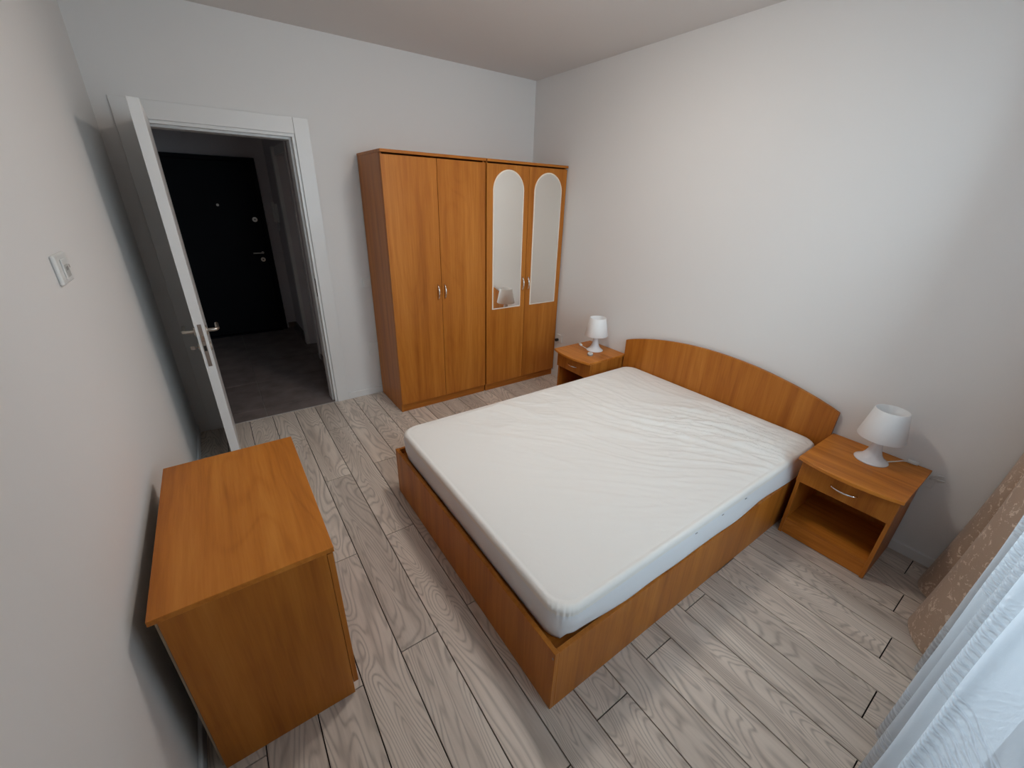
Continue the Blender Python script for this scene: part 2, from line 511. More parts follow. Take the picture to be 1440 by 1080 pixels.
# ------------------------------------------------------------------ entrance hall behind the doorway
HY, HXR = 2.62, -1.93
struct('floor_hall', B(XL - T, -1.2, 0.0, HY + T, -0.12, -0.006), groutm)
fh = bpy.data.objects['floor_hall']
ty = [[0.006, 0.178, 0.80, 1.385, 1.99, HY], [0.006, 0.178, 0.81, 2.01, HY]]
for ci, (cx0, cx1) in enumerate(((-2.585, -1.985), (XL, -2.585), (-1.985, -1.70))):
    rows = ty[1] if ci == 1 else ty[0]
    for y0, y1 in zip(rows, rows[1:]):
        a0, a1, b0, b1 = cx0, cx1, y0, y1
        if ci == 2 and y1 > 2.3: a1 = HXR
        if ci == 2 and y0 < 1.1: a1 = HXR
        if y0 < 0.1:
            if ci == 2: continue
            a0 = max(cx0, OX0 + 0.022); a1 = min(cx1, OX1 - 0.022)
        if a1 - a0 < 0.02: continue
        bm = B(a0 + 0.002, a1 - 0.002, b0 + 0.002, b1 - 0.002, -0.006, 0.0, bev=0.001)
        obj('tile', bm, tilem, fh)
hall_dim_mat = plain('hall_wall_paint_dimmed', (0.70, 0.66, 0.67), 0.9, spec=0.2, bscale=220, bstr=0.1)  # wall paint made darker: the hall's dimness is put into its colour
struct('wall_hall_left', B(XL - T, XL, T, HY + T, -0.12, H), hall_dim_mat)
bm = B(HXR, HXR + 0.14, T, 1.20, -0.12, H)
box(bm, HXR, HXR + 0.14, 1.76, HY, -0.12, H); box(bm, HXR, HXR + 0.14, 1.20, 1.76, 2.0, H)
struct('wall_hall_right', bm, hall_dim_mat)
struct('wall_hall_back', B(XL, -1.2, HY, HY + T, -0.12, H), hall_dim_mat)
struct('ceiling_hall', B(XL - T, -1.2, T, HY + T, H, H + 0.12), hall_dim_mat)
struct('baseboard_hall_right', B(HXR - 0.01, HXR, 1.78 + 0.07, HY, 0, 0.07, bev=0.002), tilem)
struct('baseboard_hall_side', B(HXR - 0.01, HXR, T + 0.01, 1.13, 0, 0.07, bev=0.002), tilem)
struct('baseboard_hall_back', B(-2.03, HXR - 0.01, HY - 0.01, HY, 0, 0.07, bev=0.002), tilem)
struct('baseboard_hall_left', B(XL, XL + 0.01, T + 0.01, HY - 0.1, 0, 0.07, bev=0.002), tilem)
# white side door in the hall, in its casing
t2 = struct('trim_2', B(HXR - 0.036, HXR, 1.76, 1.84, 0, 2.08, bev=0.002), doorwhite)
obj('casing', B(HXR - 0.012, HXR, 1.13, 1.20, 0, 2.08, bev=0.002), doorwhite, t2)
obj('head_casing', B(HXR - 0.012, HXR, 1.20, 1.76, 2.0, 2.08, bev=0.002), doorwhite, t2)
d3 = struct('door_3', B(HXR + 0.07, HXR + 0.11, 1.20, 1.76, 0.005, 2.0), doorwhite)
bm = bmesh.new()
tube(bm, catmull([(HXR + 0.07, 1.26, 1.0), (HXR + 0.03, 1.26, 1.0), (HXR + 0.02, 1.28, 1.0), (HXR + 0.02, 1.38, 1.0)], 5), 0.009, 10)
obj('handle', bm, brushed, d3)
# navy entrance door
d2 = struct('door_2', B(-2.99, -2.115, HY - 0.07, HY - 0.012, 0.02, 1.965, bev=0.004), navy)
bm = B(-3.03, -2.99, HY - 0.05, HY, 0, 2.012, bev=0.002)
obj('door_frame', bm, navy, d2)
obj('door_frame', B(-2.112, -2.052, HY - 0.05, HY, 0, 2.012, bev=0.002), navy, d2)
obj('door_frame', B(-2.989, -2.113, HY - 0.05, HY, 1.968, 2.012, bev=0.002), navy, d2)
obj('door_sill', B(-2.99, -2.113, HY - 0.09, HY - 0.01, 0.0, 0.018, bev=0.002), navy, d2)
def disc(x, z, r, t, y=HY - 0.07):
    bm = bmesh.new(); tube(bm, [(x, y, z), (x, y - t, z)], r, 24); return bm
o = obj('peephole', disc(-2.505, 1.515, 0.014, 0.006), lockplate, d2)
o = obj('lock_rose', disc(-2.170, 1.362, 0.027, 0.012), brushed, d2)
obj('keyhole', disc(-2.170, 1.362, 0.008, 0.002, HY - 0.082), darkhole, o)
o = obj('lock_rose', disc(-2.170, 0.905, 0.025, 0.012), brushed, d2)
obj('keyhole', disc(-2.170, 0.905, 0.008, 0.002, HY - 0.082), darkhole, o)
bm = disc(-2.160, 0.985, 0.014, 0.010)
tube(bm, catmull([(-2.160, HY - 0.07, 0.985), (-2.160, HY - 0.11, 0.985), (-2.18, HY - 0.12, 0.985), (-2.265, HY - 0.12, 0.985)], 5), 0.008, 12)
obj('handle', bm, brushed, d2)
# intercom handset on the hall wall
ic = thing('intercom', 'white intercom handset on the hall wall beside the dark entrance door', 'intercom', (HXR, 2.40, 1.30))
obj('wall_plate', B(HXR - 0.025, HXR, 2.36, 2.44, 1.34, 1.54, bev=0.004), plaswhite, ic)
bm = B(HXR - 0.055, HXR - 0.025, 2.385, 2.415, 1.34, 1.56, bev=0.006)
obj('handset', bm, plaswhite, ic)
bm = bmesh.new(); tube(bm, catmull([(HXR - 0.03, 2.40, 1.345), (HXR - 0.03, 2.39, 1.27), (HXR - 0.02, 2.37, 1.25), (HXR - 0.015, 2.365, 1.345)], 6), 0.004, 8)
obj('cord', bm, plaswhite, ic)

# ------------------------------------------------------------------ window behind the curtains
wf = struct('window_1', B(WX0, WX0 + 0.06, YF - 0.11, YF - 0.04, WZ0, WZ1), doorwhite)
obj('window_frame', B(WX1 - 0.06, WX1, YF - 0.11, YF - 0.04, WZ0, WZ1), doorwhite, wf)
obj('window_frame', B(WX0 + 0.06, WX1 - 0.06, YF - 0.11, YF - 0.04, WZ0, WZ0 + 0.06), doorwhite, wf)
obj('window_frame', B(WX0 + 0.06, WX1 - 0.06, YF - 0.11, YF - 0.04, WZ1 - 0.06, WZ1), doorwhite, wf)
obj('mullion', B(-1.39, -1.31, YF - 0.11, YF - 0.04, WZ0 + 0.06, WZ1 - 0.06), doorwhite, wf)
obj('pane', B(WX0 + 0.06, -1.39, YF - 0.078, YF - 0.072, WZ0 + 0.06, WZ1 - 0.06), glass_mat, wf)
obj('pane', B(-1.31, WX1 - 0.06, YF - 0.078, YF - 0.072, WZ0 + 0.06, WZ1 - 0.06), glass_mat, wf)
struct('floor_balcony', B(XL - 0.6, 0.6, -5.2, YF - T, -0.16, -0.04), groutm)
struct('wall_balcony', B(XL - 0.6, 0.6, -5.3, -5.2, -0.16, 0.85), wall_mat)
obj('window_sill', B(WX0, WX1, YF - 0.04, YF + 0.03, WZ0 - 0.03, WZ0 - 0.001, bev=0.003), doorwhite, wf)

# ------------------------------------------------------------------ ceiling lamp that lights the room (above the frame)
LX, LY = -1.33, -1.87
cl = thing('ceiling_lamp', 'round opal ceiling lamp above the bed, just out of view', 'lamp', (LX, LY, H))
obj('lamp_base', lathe(bmesh.new(), [(0.185, H), (0.185, H - 0.034), (0.172, H - 0.034), (0.165, H - 0.028)], (LX, LY), 40), plaswhite, cl)
prof = [(0.160 * math.cos(t), H - 0.029 - 0.070 * math.sin(t)) for t in [i * math.pi / 2 / 8 for i in range(8)]] + [(0.006, H - 0.0992)]
obj('lamp_dome', lathe(bmesh.new(), prof, (LX, LY), 32), lamp_glass(), cl)

# ================================================================== wardrobes
def bow_handle(bm, x, y, z0, z1, out=0.028, r=0.0048):
    n = 14; pts = []; rad = []
    for i in range(n + 1):
        t = i / n
        s = math.sin(math.pi * t)
        pts.append((x, y - out * (s ** 0.5), z0 + (z1 - z0) * t)); rad.append(r * (0.85 + 0.5 * s))
    tube(bm, pts, r, 12, rad)
    return bm

def wardrobe(name, label, x0, x1, mirrors):
    th = 0.017; yf = -0.492; yd = -0.510; zt = 1.939; zk = 0.071
    xm = (x0 + x1) / 2
    w = thing(name, label, 'wardrobe', ((x0 + x1) / 2, -0.25, 0), 'tall two-door wardrobes on the back wall')
    obj('side_panel', B(x0, x0 + th, yf, -0.014, 0, zt - 0.018, bev=0.0008), wood_z, w)
    obj('side_panel', B(x1 - th, x1, yf, -0.014, 0, zt - 0.018, bev=0.0008), wood_z, w)
    obj('top_panel', B(x0 - 0.002, x1 + 0.002, -0.520, -0.014, zt - 0.018, zt, bev=0.001), wood_x, w)
    obj('bottom_shelf', B(x0 + th, x1 - th, yf + 0.001, -0.02, zk - 0.012, zk + 0.004), wood_x, w)
    obj('plinth', B(x0 + th, x1 - th, yf + 0.003, yf + 0.019, 0, zk - 0.012), wood_x, w)
    obj('back_panel', B(x0 + 0.004, x1 - 0.004, -0.0135, -0.0105, 0.06, zt - 0.02), hardboard, w)
    for s, (a0, a1) in enumerate(((x0 + 0.001, xm - 0.0015), (xm + 0.0015, x1 - 0.001))):
        d = obj('door', B(a0, a1, yd, yf - 0.001, zk, 1.910, bev=0.0012), wood_z, w)
        hx = a1 - 0.033 if s == 0 else a0 + 0.022
        obj('handle', bow_handle(bmesh.new(), hx, yd, 0.922, 1.036), chrome, d)
        if mirrors:
            c = (a0 + a1) / 2 + (0.003 if s == 0 else 0.003)
            hw, zb, ztop = 0.150, 0.777, 1.876
            def arch(h, zb_, zt_):
                pts = [(c - h, zb_), (c + h, zb_)]
                for i in range(25):
                    t = math.pi * i / 24
                    pts.append((c + h * math.cos(t), zt_ - h + h * math.sin(t)))
                return pts
            bmf = bmesh.new()
            outer = arch(hw, zb, ztop); inner = arch(hw - 0.0095, zb + 0.0095, ztop - 0.0095)
            vo = [bmf.verts.new((p[0], yd - 0.0035, p[1])) for p in outer]
            vi = [bmf.verts.new((p[0], yd - 0.0050, p[1])) for p in inner]
            vb = [bmf.verts.new((p[0], yd, p[1])) for p in outer]
            n = len(outer)
            for i in range(n):
                j = (i + 1) % n
                bmf.faces.new((vo[i], vo[j], vi[j], vi[i])); bmf.faces.new((vb[i], vb[j], vo[j], vo[i]))
            bmesh.ops.recalc_face_normals(bmf, faces=bmf.faces[:])
            mo = obj('mirror', prism(bmesh.new(), inner, 1, yd - 0.0005, yd - 0.0049), mirror_m, d)
            obj('mirror_bevel', bmf, bevel_m, d)
    return w

wardrobe('wardrobe', 'plain two-door alder wardrobe without mirrors, nearer the doorway', -1.643, -0.837, False)
wardrobe('wardrobe', 'alder wardrobe with two arched mirrors, in the corner', -0.824, -0.010, True)

# ================================================================== bed
bed = thing('bed', 'alder double bed frame with an arched headboard under the white mattress', 'bed', (-1.0, -2.17, 0))
obj('footboard', B(-2.031, -2.013, -2.898, -1.448, 0, 0.300, bev=0.001), wood_z, bed)
obj('side_panel', B(-2.013, -0.030, -2.898, -2.880, 0, 0.298, bev=0.001), wood_z, bed)
obj('side_panel', B(-2.013, -0.030, -1.466, -1.448, 0, 0.298, bev=0.001), wood_z, bed)
pts = [(-1.411, 0.0), (-1.411, 0.637)]
yc, hw = -2.163, 0.752
for i in range(1, 40):
    t = i / 40; y = -1.411 - 2 * hw * t
    u = (y - yc) / hw
    pts.append((y, 0.637 + 0.124 * (1 - abs(u) ** 2.0) ** 0.92))
pts += [(-2.915, 0.637), (-2.915, 0.0)]
obj('headboard', prism(bmesh.new(), pts, 0, -0.030, -0.0125), wood_z, bed)
obj('slat_base', B(-2.013, -0.030, -2.880, -1.466, 0.240, 0.268), wood_x, bed)
obj('screw', (lambda b: (tube(b, [(-2.0305, -2.889, 0.272), (-2.0325, -2.889, 0.272)], 0.004, 12), b)[1])(bmesh.new()), lockplate, bed)

# ================================================================== mattress
MX0, MX1, MY0, MY1, MZ0, MZ1 = -2.006, -0.036, -2.884, -1.476, 0.270, 0.443
TAGS = (-0.85, -1.05, -1.253)
def mattress():
    mt = thing('mattress', 'white double mattress in a creased cream fitted protector, on the bed', 'mattress', ((MX0 + MX1) / 2, (MY0 + MY1) / 2, MZ0))
    R = 0.085
    # plan outline samples -> signed-distance based superellipse is avoided: map a square grid onto the rounded rectangle
    nx, ny = 236, 168
    hx, hy = (MX1 - MX0) / 2, (MY1 - MY0) / 2
    cx, cy = (MX0 + MX1) / 2, (MY0 + MY1) / 2
    def plan(u, v, inset=0.0):
        # u, v in [-1, 1]; boundary maps on the rounded rectangle
        x, y = u * hx, v * hy
        ax, ay = hx - R, hy - R
        ex, ey = abs(x) - ax, abs(y) - ay
        if ex > 0 and ey > 0:
            m_ = max(ex, ey)
            l = math.hypot(ex, ey)
            k = m_ / l
            x = math.copysign(ax + ex * k, x); y = math.copysign(ay + ey * k, y)
        return x, y
    def wr(x, y):
        """creases of the protector, in metres"""
        X, Y = x + cx, y + cy
        wx = 0.10 * noise.noise((X * 1.7, Y * 1.7, 3.0)); wy = 0.10 * noise.noise((X * 1.7, Y * 1.7, 9.0))
        # crease direction fans from the near long side
        ang = math.atan2(Y + 3.6, X + 0.1)          # polar about a point beyond the near head corner
        r = math.hypot(Y + 3.6, X + 0.1)
        h = 0.0
        n1 = noise.noise((ang * 11 + wx * 6, r * 1.1 + wy * 2, 0.0))
        h += 0.017 * (1 - min(1, abs(n1) * 4.5)) ** 2
        n2 = noise.noise((ang * 24 + wx * 12, r * 2.2, 5.0))
        h += 0.010 * (1 - min(1, abs(n2) * 3.6)) ** 2
        n3 = noise.noise(((X * 0.5 - Y * 0.25) * 9 + wx * 8, (X * 0.9 + Y) * 30 + wy * 30, 7.0))
        h3 = 0.0065 * (1 - min(1, abs(n3) * 3.2)) ** 2
        m1 = noise.noise((X * 1.5, Y * 1.5, 21.0)) * 0.9 + 0.55
        calm = 1 / (1 + math.exp(-(X + 1.35 + 0.35 * (Y + 2.2)) * 3.6))    # foot half is smooth
        m1 = max(0, min(1.15, m1)) * calm
        h = (h + h3) * m1
        # pull lines along the headboard end near the near corner
        dh = MX1 - X
        if dh < 0.22:
            nn = noise.noise((dh * 75, Y * 2.2, 2.0))
            h += 0.0050 * (1 - min(1, abs(nn) * 3)) * max(0, 1 - dh / 0.22) * max(0, min(1, (-2.25 - Y) * 3))
        h += 0.003 * noise.noise((X * 3, Y * 3, 1.0))
        return h
    bm = bmesh.new()
    # vertical profile of the edge: (outset fraction, z)
    ER = 0.023
    rows = []
    us = [-1 + 2 * i / nx for i in range(nx + 1)]; vs = [-1 + 2 * j / ny for j in range(ny + 1)]
    inx, iny = (hx - ER) / hx, (hy - ER) / hy
    grid = []
    for i, u in enumerate(us):
        col = []
        for j, v in enumerate(vs):
            x, y = plan(u, v)
            x *= inx; y *= iny
            e = min(1, (1 - max(abs(u), abs(v))) / 0.05)
            z = MZ1 + wr(x, y) * (0.25 + 0.75 * e) - 0.003 * (1 - e) ** 2
            col.append(bm.verts.new((x + cx, y + cy, z)))
        grid.append(col)
    for i in range(nx):
        for j in range(ny):
            bm.faces.new((grid[i][j], grid[i + 1][j], grid[i + 1][j + 1], grid[i][j + 1])).smooth = True
    loop = [(i, 0) for i in range(nx)] + [(nx, j) for j in range(ny)] + [(i, ny) for i in range(nx, 0, -1)] + [(0, j) for j in range(ny, 0, -1)]
    ring = [grid[i][j] for i, j in loop]
    L = len(loop)
    def plan_pt(k, out):
        i, j = loop[k]
        x, y = plan(us[i], vs[j])
        fx, fy = (hx - ER + out) / hx, (hy - ER + out) / hy
        return x * fx, y * fy
    def cornerness(k):
        x, y = plan_pt(k, 0)
        d = max(0, min(1, 1 - (math.hypot(hx - abs(x), hy - abs(y)) - 0.03) / 0.20))
        return d
    s_acc = [0]
    for k in range(1, L):
        a_, b_ = plan_pt(k - 1, 0), plan_pt(k, 0); s_acc.append(s_acc[-1] + math.hypot(a_[0] - b_[0], a_[1] - b_[1]))
    prev = ring
    NR = 6
    for q in range(1, NR + 1):
        t = q / NR * math.pi / 2
        cur = []
        for k in range(L):
            g = 0.0022 * cornerness(k) * math.sin(s_acc[k] * 2 * math.pi / 0.017) * math.sin(t)
            x, y = plan_pt(k, ER * math.sin(t) + g)
            cur.append(bm.verts.new((x + cx, y + cy, MZ1 - ER * (1 - math.cos(t)))))
        for k in range(L):
            bm.faces.new((prev[k], cur[k], cur[(k + 1) % L], prev[(k + 1) % L])).smooth = True
        prev = cur
    # a short apron of the cotton panel below the edge, then the seam
    cur = []
    for k in range(L):
        g = 0.0026 * cornerness(k) * math.sin(s_acc[k] * 2 * math.pi / 0.017)
        x, y = plan_pt(k, ER + g)
        cur.append(bm.verts.new((x + cx, y + cy, MZ1 - ER - 0.012 - 0.004 * noise.noise((s_acc[k] * 3, 0, 0)))))
    for k in range(L):
        bm.faces.new((prev[k], cur[k], cur[(k + 1) % L], prev[(k + 1) % L])).smooth = True
    seam = [v.co.copy() for v in cur]
    bmesh.ops.recalc_face_normals(bm, faces=bm.faces[:])
    obj('top_panel', bm, cotton, mt)
    # elastic side skirt
    bm = bmesh.new()
    prev = [bm.verts.new(c) for c in seam]
    NS = 10
    for q in range(1, NS + 1):
        t = q / NS
        cur = []
        for k in range(L):
            s_ = s_acc[k]
            x0_, y0_ = plan_pt(k, 0)
            near = max(0.0, min(1.0, (-y0_ - (hy - 0.045)) / 0.012))          # the long side that faces the window
            along = (x0_ + hx) / (2 * hx)                                     # 0 foot, 1 head
            over = near * min(1.0, max(0.0, (along - 0.045) / 0.16))          # how far it hangs over the panel
            over = over * over * (3 - 2 * over)
            bulge = 0.004 * math.sin(math.pi * t) + 0.003 * noise.noise((s_ * 5, t * 2.5, 4))
            hang = 0.303
            low = MZ0 + 0.008
            low = low + near * (hang + 0.006 * abs(noise.noise((s_ * 3.1, 0, 8))) * over - low)
            x, y = plan_pt(k, ER + bulge * (1 - 0.6 * over) - 0.010 * t * (1 - over))
            y -= (0.0085 + 0.012 * noise.noise((s_ * 3.4, 0, 3))) * over * min(1.0, t * 1.3) ** 0.8
            zt_ = seam[k].z
            cur.append(bm.verts.new((x + cx, y + cy, zt_ + (low - zt_) * t)))
        for k in range(L):
            bm.faces.new((prev[k], cur[k], cur[(k + 1) % L], prev[(k + 1) % L])).smooth = True
        prev = cur
    # tuck under
    cur = []
    for k in range(L):
        x, y = plan_pt(k, ER - 0.060)
        cur.append(bm.verts.new((x + cx, y + cy, MZ0 + 0.004)))
    for k in range(L):
        bm.faces.new((prev[k], cur[k], cur[(k + 1) % L], prev[(k + 1) % L])).smooth = True
    bm.faces.new(cur)
    bmesh.ops.recalc_face_normals(bm, faces=bm.faces[:])
    obj('side_skirt', bm, skirtm, mt)
    # small woven tags on the near side
    for xx in TAGS:
        obj('woven_tag', B(xx - 0.007, xx + 0.007, MY0 - 0.0035, MY0 + 0.0010, 0.400, 0.403), greydetail, mt)
    return mt
mattress()

# ================================================================== bedside tables
def bedside(label, loc):
    # built around its own floor point: wall at x=0, y from 0 to -0.42 (loc is the far rear corner)
    X0, Y0 = loc
    w = thing('bedside_table', label, 'bedside table', (X0 - 0.21, Y0 - 0.212, 0), 'bow-fronted bedside tables either side of the bed')
    th = 0.016; zt = 0.506
    ya, yb = Y0 - 0.012, Y0 - 0.408
    xa, xf, xd = X0 - 0.013, X0 - 0.384, X0 - 0.401
    obj('side_panel', B(xf, xa, ya - th, ya, 0, zt - 0.017, bev=0.0008), wood_z, w)
    obj('side_panel', B(xf, xa, yb, yb + th, 0, zt - 0.017, bev=0.0008), wood_z, w)
    pts = [(xa + 0.009, Y0), (xa + 0.009, Y0 - 0.421)]
    n = 18
    for i in range(n + 1):
        t = i / n; y = Y0 - 0.421 + 0.421 * t
        pts.append((X0 - 0.434 - 0.036 * (1 - (2 * t - 1) ** 2), y))
    bm = prism(bmesh.new(), pts, 2, zt - 0.017, zt)
    es = [e for e in bm.edges if abs(e.verts[0].co.z - e.verts[1].co.z) < 1e-6]
    bmesh.ops.bevel(bm, geom=es, offset=0.001, segments=1, affect='EDGES')
    obj('top', bm, wood_y_sheen, w)
    d = obj('drawer', B(xd, xf - 0.001, yb + 0.001, ya - 0.001, 0.352, 0.482, bev=0.001), wood_z, w)
    box_bm = B(xf + 0.001, xa - 0.03, yb + th + 0.004, yb + th + 0.014, 0.365, 0.465)
    obj('drawer_box', box_bm, wood_x, d)
    n = 14; hp = []; rad = []
    ym = (ya + yb) / 2
    for i in range(n + 1):
        t = i / n; s = math.sin(math.pi * t)
        hp.append((xd - 0.026 * s ** 0.5, ym - 0.055 + 0.11 * t, 0.414)); rad.append(0.0048 * (0.8 + 0.45 * s))
    bm = bmesh.new(); tube(bm, hp, 0.005, 12, rad)
    obj('handle', bm, chrome, d)
    obj('shelf', B(xf + 0.002, xa, yb + th, ya - th, 0.086, 0.102, bev=0.0006), wood_y_sheen, w)
    obj('plinth', B(xf + 0.004, xf + 0.020, yb + th, ya - th, 0.004, 0.086), wood_y_sheen, w)
    obj('divider', B(xf + 0.005, xa, yb + th, ya - th, 0.346, 0.351), wood_y_sheen, w)
    obj('back_panel', B(xa, xa + 0.004, yb + 0.003, ya - 0.003, 0.02, zt - 0.018), wood_z, w)
    return w
NL = bedside('bedside table between the mirrored wardrobe and the bed', (0.0, -0.988))
NR = bedside('bedside table near the curtains, with an open shelf in full view', (0.0, -2.918))

# ================================================================== table lamps
def table_lamp(label, c, z):
    cx, cy = c
    t = thing('table_lamp', label, 'table lamp', (cx, cy, z), 'small white table lamps on the bedside tables')
    prof = [(0.001, z), (0.069, z), (0.071, z + 0.003), (0.068, z + 0.007), (0.056, z + 0.014), (0.043, z + 0.026), (0.034, z + 0.042),
            (0.027, z + 0.062), (0.022, z + 0.085), (0.0195, z + 0.110), (0.0185, z + 0.135), (0.0185, z + 0.165), (0.001, z + 0.166)]
    obj('base', lathe(bmesh.new(), prof, c, 48), glossy_white, t)
    z0, z1 = z + 0.132, z + 0.283
    r0, r1 = 0.095, 0.066
    prof = [(r0, z0), (r0 + 0.0015, z0 + 0.002), (r1 + 0.0015, z1 - 0.002), (r1, z1), (r1 - 0.003, z1), (r0 - 0.003, z0), (r0, z0)]
    obj('shade', lathe(bmesh.new(), prof, c, 56, cap=False), shade_mat, t)
    bm = bmesh.new()
    for k in range(3):
        a_ = k * 2 * math.pi / 3 + 0.5
        tube(bm, [(cx + 0.016 * math.cos(a_), cy + 0.016 * math.sin(a_), z + 0.155), (cx + 0.0875 * math.cos(a_), cy + 0.0875 * math.sin(a_), z + 0.152)], 0.002, 6)
    obj('shade_ring', bm, plaswhite, t)
    obj('bulb', lathe(bmesh.new(), [(0.010, z + 0.165), (0.012, z + 0.18), (0.022, z + 0.20), (0.025, z + 0.215), (0.020, z + 0.232), (0.008, z + 0.242), (0.001, z + 0.243)], c, 24), plaswhite, t)
    return t
glossy_white = plain('glossy_white_plastic', (0.78, 0.76, 0.77), 0.12)
ZT = 0.506
l1 = table_lamp('white table lamp on the far bedside table, a small oval white tag before it', (-0.160, -1.196), ZT)
bm = bmesh.new()
tube(bm, catmull([(-0.205, -1.150, ZT + 0.006), (-0.20, -1.110, ZT + 0.006), (-0.19, -1.06, ZT + 0.008)], 6), 0.003, 8)
c1 = obj('cord', bm, plaswhite, l1)
bm = bmesh.new()
tube(bm, [(-0.19, -1.065, ZT + 0.010), (-0.175, -1.028, ZT + 0.010)], 0.010, 12)
tube(bm, [(-0.175, -1.03, ZT + 0.010), (-0.165, -1.008, ZT + 0.010)], 0.006, 8)
obj('plug', bm, plaswhite, c1)
l2 = table_lamp('white table lamp on the near bedside table beside the curtains', (-0.152, -3.133), ZT)
bm = bmesh.new()
tube(bm, catmull([(-0.125, -3.185, ZT + 0.006), (-0.085, -3.215, ZT + 0.012), (-0.045, -3.232, ZT + 0.010), (-0.020, -3.25, ZT + 0.006)], 6), 0.003, 8)
c2 = obj('cord', bm, plaswhite, l2)
bm = bmesh.new()
tube(bm, [(-0.020, -3.245, ZT + 0.010), (-0.016, -3.285, ZT + 0.010)], 0.010, 12)
obj('plug', bm, plaswhite, c2)

# small oval remote on the far table
rm = thing('remote_tag', 'small oval white remote lying in front of the far table lamp', 'remote', (-0.283, -1.268, ZT))
def oval(bm, cx, cy, ax, ay, z0, z1, ang):
    n = 28; ca, sa = math.cos(ang), math.sin(ang)
    pts = []
    for i in range(n):
        t = 2 * math.pi * i / n
        px, py = ax * math.cos(t) * (1 + 0.12 * math.sin(t)), ay * math.sin(t)
        pts.append((cx + px * ca - py * sa, cy + px * sa + py * ca))
    return prism(bm, pts, 2, z0, z1)
obj('body', oval(bmesh.new(), -0.283, -1.268, 0.024, 0.034, ZT, ZT + 0.010, -0.75), greydetail, rm)
obj('face', oval(bmesh.new(), -0.281, -1.266, 0.021, 0.029, ZT + 0.010, ZT + 0.014, -0.75), plaswhite, rm)
obj('button', oval(bmesh.new(), -0.278, -1.263, 0.009, 0.012, ZT + 0.014, ZT + 0.015, -0.75), lightgrey, rm)

# ================================================================== dresser against the left wall
dr = thing('dresser', 'low alder dresser against the left wall, nearest the camera', 'dresser', (-2.78, -2.087, 0))
zt = 0.697
obj('top', B(-2.996, -2.561, -2.458, -1.715, zt - 0.018, zt, bev=0.001), wood_y_sheen, dr)
obj('side_panel', B(-2.978, -2.583, -2.455, -2.438, 0, zt - 0.018, bev=0.0008), wood_z, dr)
obj('side_panel', B(-2.978, -2.583, -1.735, -1.718, 0, zt - 0.018, bev=0.0008), wood_z, dr)
obj('back_panel', B(-2.984, -2.979, -2.452, -1.721, 0.02, zt - 0.020), hardboard, dr)
obj('bottom_shelf', B(-2.978, -2.585, -2.438, -1.735, 0.055, 0.071), wood_y_sheen, dr)
obj('plinth', B(-2.602, -2.586, -2.438, -1.735, 0, 0.055), wood_y_sheen, dr)
obj('shelf', B(-2.978, -2.60, -2.438, -1.735, 0.36, 0.376), wood_y_sheen, dr)
for s, (y0, y1) in enumerate(((-2.4545, -2.0875), (-2.0855, -1.7185))):
    d = obj('door', B(-2.582, -2.565, y0, y1, 0.055, zt - 0.024, bev=0.001), wood_z, dr)
    hy_ = y1 - 0.035 if s == 0 else y0 + 0.035
    pts = []
    for i in range(13):
        t = i / 12; pts.append((-2.565 + 0.016 * math.sin(math.pi * t) ** 0.5, hy_, 0.50 + 0.10 * t))
    bm = bmesh.new(); tube(bm, pts, 0.0045, 10)
    obj('handle', bm, chrome, d)

# ================================================================== switch and sockets
sw = thing('wall_switch', 'white wall plate with one centre module, high on the left wall', 'switch', (XL, -1.767, 1.40))
obj('plate', B(XL, XL + 0.011, -1.832, -1.704, 1.400, 1.482, bev=0.004), plaswhite, sw)
md = obj('module', B(XL + 0.011, XL + 0.015, -1.795, -1.741, 1.412, 1.468, bev=0.0015), plaswhite, sw)
obj('rocker', B(XL + 0.0151, XL + 0.0165, -1.786, -1.750, 1.418, 1.452, bev=0.0005), lightgrey, md)
obj('mark', B(XL + 0.0166, XL + 0.0169, -1.780, -1.758, 1.436, 1.446), greydetail, md)
obj('clip', B(XL + 0.0105, XL + 0.0118, -1.716, -1.711, 1.436, 1.446), greydetail, sw)

so = thing('wall_switch', 'white plate on the back wall, the upper of two half hidden by the wardrobe', 'switch', (-1.68, 0, 0.965))
obj('plate', B(-1.712, -1.632, -0.012, 0.0, 0.966, 1.040, bev=0.003), plaswhite, so)
obj('rocker', B(-1.700, -1.650, -0.016, -0.012, 0.976, 1.030, bev=0.001), plaswhite, so)
so = thing('wall_socket', 'flat white socket plate low on the back wall beside the wardrobe', 'socket', (-1.66, 0, 0.37))
obj('plate', B(-1.722, -1.60, -0.008, 0.0, 0.374, 0.486, bev=0.002), plaswhite, so)
obj('socket_face', B(-1.708, -1.615, -0.010, -0.008, 0.388, 0.472, bev=0.0008), plaswhite, so)
so = thing('wall_socket', 'white socket on the right wall between wardrobe and far bedside table', 'socket', (0, -0.575, 0.36))
obj('plate', B(-0.012, 0, -0.612, -0.535, 0.372, 0.450, bev=0.003), plaswhite, so)
bm = bmesh.new(); tube(bm, [(-0.012, -0.556, 0.395), (-0.04, -0.556, 0.395)], 0.014, 14)
obj('plug', bm, darkhole, so)
so = thing('wall_socket', 'white socket with cables on the wall behind the near bedside table', 'socket', (0, -3.32, 0.45))
obj('plate', B(-0.010, 0, -3.365, -3.29, 0.415, 0.490, bev=0.003), plaswhite, so)
bm = bmesh.new()
tube(bm, catmull([(-0.012, -3.345, 0.475), (-0.028, -3.362, 0.500), (-0.018, -3.385, 0.500), (-0.008, -3.37, 0.478)], 6), 0.003, 8)
tube(bm, catmull([(-0.012, -3.345, 0.465), (-0.030, -3.366, 0.482), (-0.018, -3.395, 0.478), (-0.008, -3.372, 0.460)], 6), 0.003, 8)
obj('cable', bm, plaswhite, so)

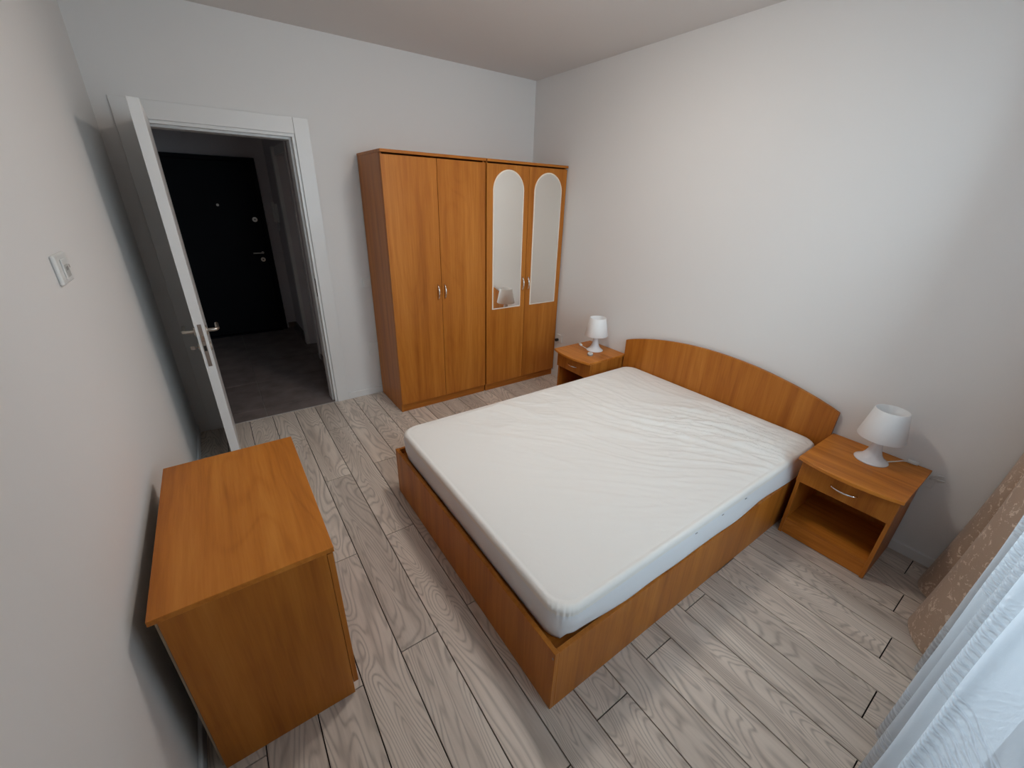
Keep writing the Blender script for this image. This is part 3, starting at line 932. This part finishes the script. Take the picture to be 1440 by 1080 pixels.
# ================================================================== curtains
def cloth(name, plan_lo, plan_hi, z0, z1, nz, mat, parent, n=10, wig=0.004, shape=None):
    lo = catmull([(*p, 0) for p in plan_lo], n); hi = catmull([(*p, 0) for p in plan_hi], n)
    s = [0.0]
    for a_, b_ in zip(lo, lo[1:]): s.append(s[-1] + (b_ - a_).length)
    bm = bmesh.new(); uvl = bm.loops.layers.uv.new('UVMap')
    rows = []
    for j in range(nz + 1):
        t = j / nz; z = z0 + (z1 - z0) * t
        k = shape(t) if shape else t
        row = []
        for i, (p, q) in enumerate(zip(lo, hi)):
            c = p.lerp(q, k)
            w = wig * noise.noise((s[i] * 6, z * 2.5, 11.0))
            row.append((bm.verts.new((c.x + w, c.y + w * 0.6 + (0), z)), (s[i], z)))
        rows.append(row)
    for j in range(nz):
        for i in range(len(lo) - 1):
            q = (rows[j][i], rows[j][i + 1], rows[j + 1][i + 1], rows[j + 1][i])
            f = bm.faces.new([v for v, _ in q]); f.smooth = True
            for l, (_, uv) in zip(f.loops, q): l[uvl].uv = uv
    bmesh.ops.recalc_face_normals(bm, faces=bm.faces[:])
    return obj(name, bm, mat, parent)

ZR = 2.56
cr = thing('curtain_rail', 'white curtain rail under the ceiling over the window, out of view', 'curtain rail', (-1.5, -3.66, ZR))
obj('rail', B(-2.98, -0.02, -3.76, -3.57, ZR + 0.005, ZR + 0.04, bev=0.003), railmat, cr)
for x in (-2.7, -1.5, -0.3):
    obj('bracket', B(x - 0.01, x + 0.01, -3.70, -3.62, ZR + 0.04, H), railmat, cr)

bc = thing('brown_curtain', 'brown patterned curtain gathered at the right end of the window', 'curtain', (-0.33, -3.58, 0))
lo = [(-0.012, -3.500), (-0.09, -3.487), (-0.175, -3.488), (-0.235, -3.510), (-0.262, -3.552), (-0.275, -3.590), (-0.315, -3.612), (-0.37, -3.590),
      (-0.405, -3.545), (-0.455, -3.522), (-0.515, -3.530), (-0.580, -3.560), (-0.628, -3.605), (-0.63, -3.66), (-0.58, -3.70), (-0.50, -3.71)]
hi = [(-0.014, -3.610), (-0.06, -3.595), (-0.115, -3.598), (-0.155, -3.620), (-0.175, -3.650), (-0.19, -3.680), (-0.225, -3.695), (-0.27, -3.675),
      (-0.305, -3.640), (-0.345, -3.615), (-0.395, -3.610), (-0.455, -3.630), (-0.50, -3.665), (-0.505, -3.70), (-0.47, -3.725), (-0.40, -3.73)]
cloth('fabric', lo, hi, 0.004, ZR + 0.003, 60, brown_mat, bc, 8, 0.005, lambda t: 1 - math.exp(-t * 3.2))

sc = thing('sheer_curtain', 'white sheer curtain with woven wavy bands, along the window', 'curtain', (-1.8, -3.63, 0))
crest = [(-0.73, -3.600), (-0.93, -3.612), (-1.13, -3.588), (-1.33, -3.592), (-1.57, -3.587), (-1.86, -3.575), (-2.20, -3.600), (-2.50, -3.605), (-2.80, -3.600)]
val = -3.672
lo = [(-0.62, -3.69)]
for i, (cx_, cy_) in enumerate(crest):
    wv_ = 0.030
    lo += [(cx_ + wv_ * 1.3, cy_ - 0.035), (cx_ + wv_ * 0.45, cy_ - 0.006), (cx_ - wv_ * 0.45, cy_ - 0.004), (cx_ - wv_ * 1.2, cy_ - 0.035)]
    nxt = crest[i + 1][0] if i + 1 < len(crest) else -2.98
    lo += [((cx_ + nxt) / 2 + 0.03, val), ((cx_ + nxt) / 2 - 0.03, val - 0.004)]
hi = [(x * 1.0 - 0.02, -3.66 + (y + 3.66) * 0.55) for x, y in lo]
cloth('fabric', lo, hi, 0.006, ZR + 0.003, 70, sheer_mat, sc, 8, 0.010, lambda t: t)
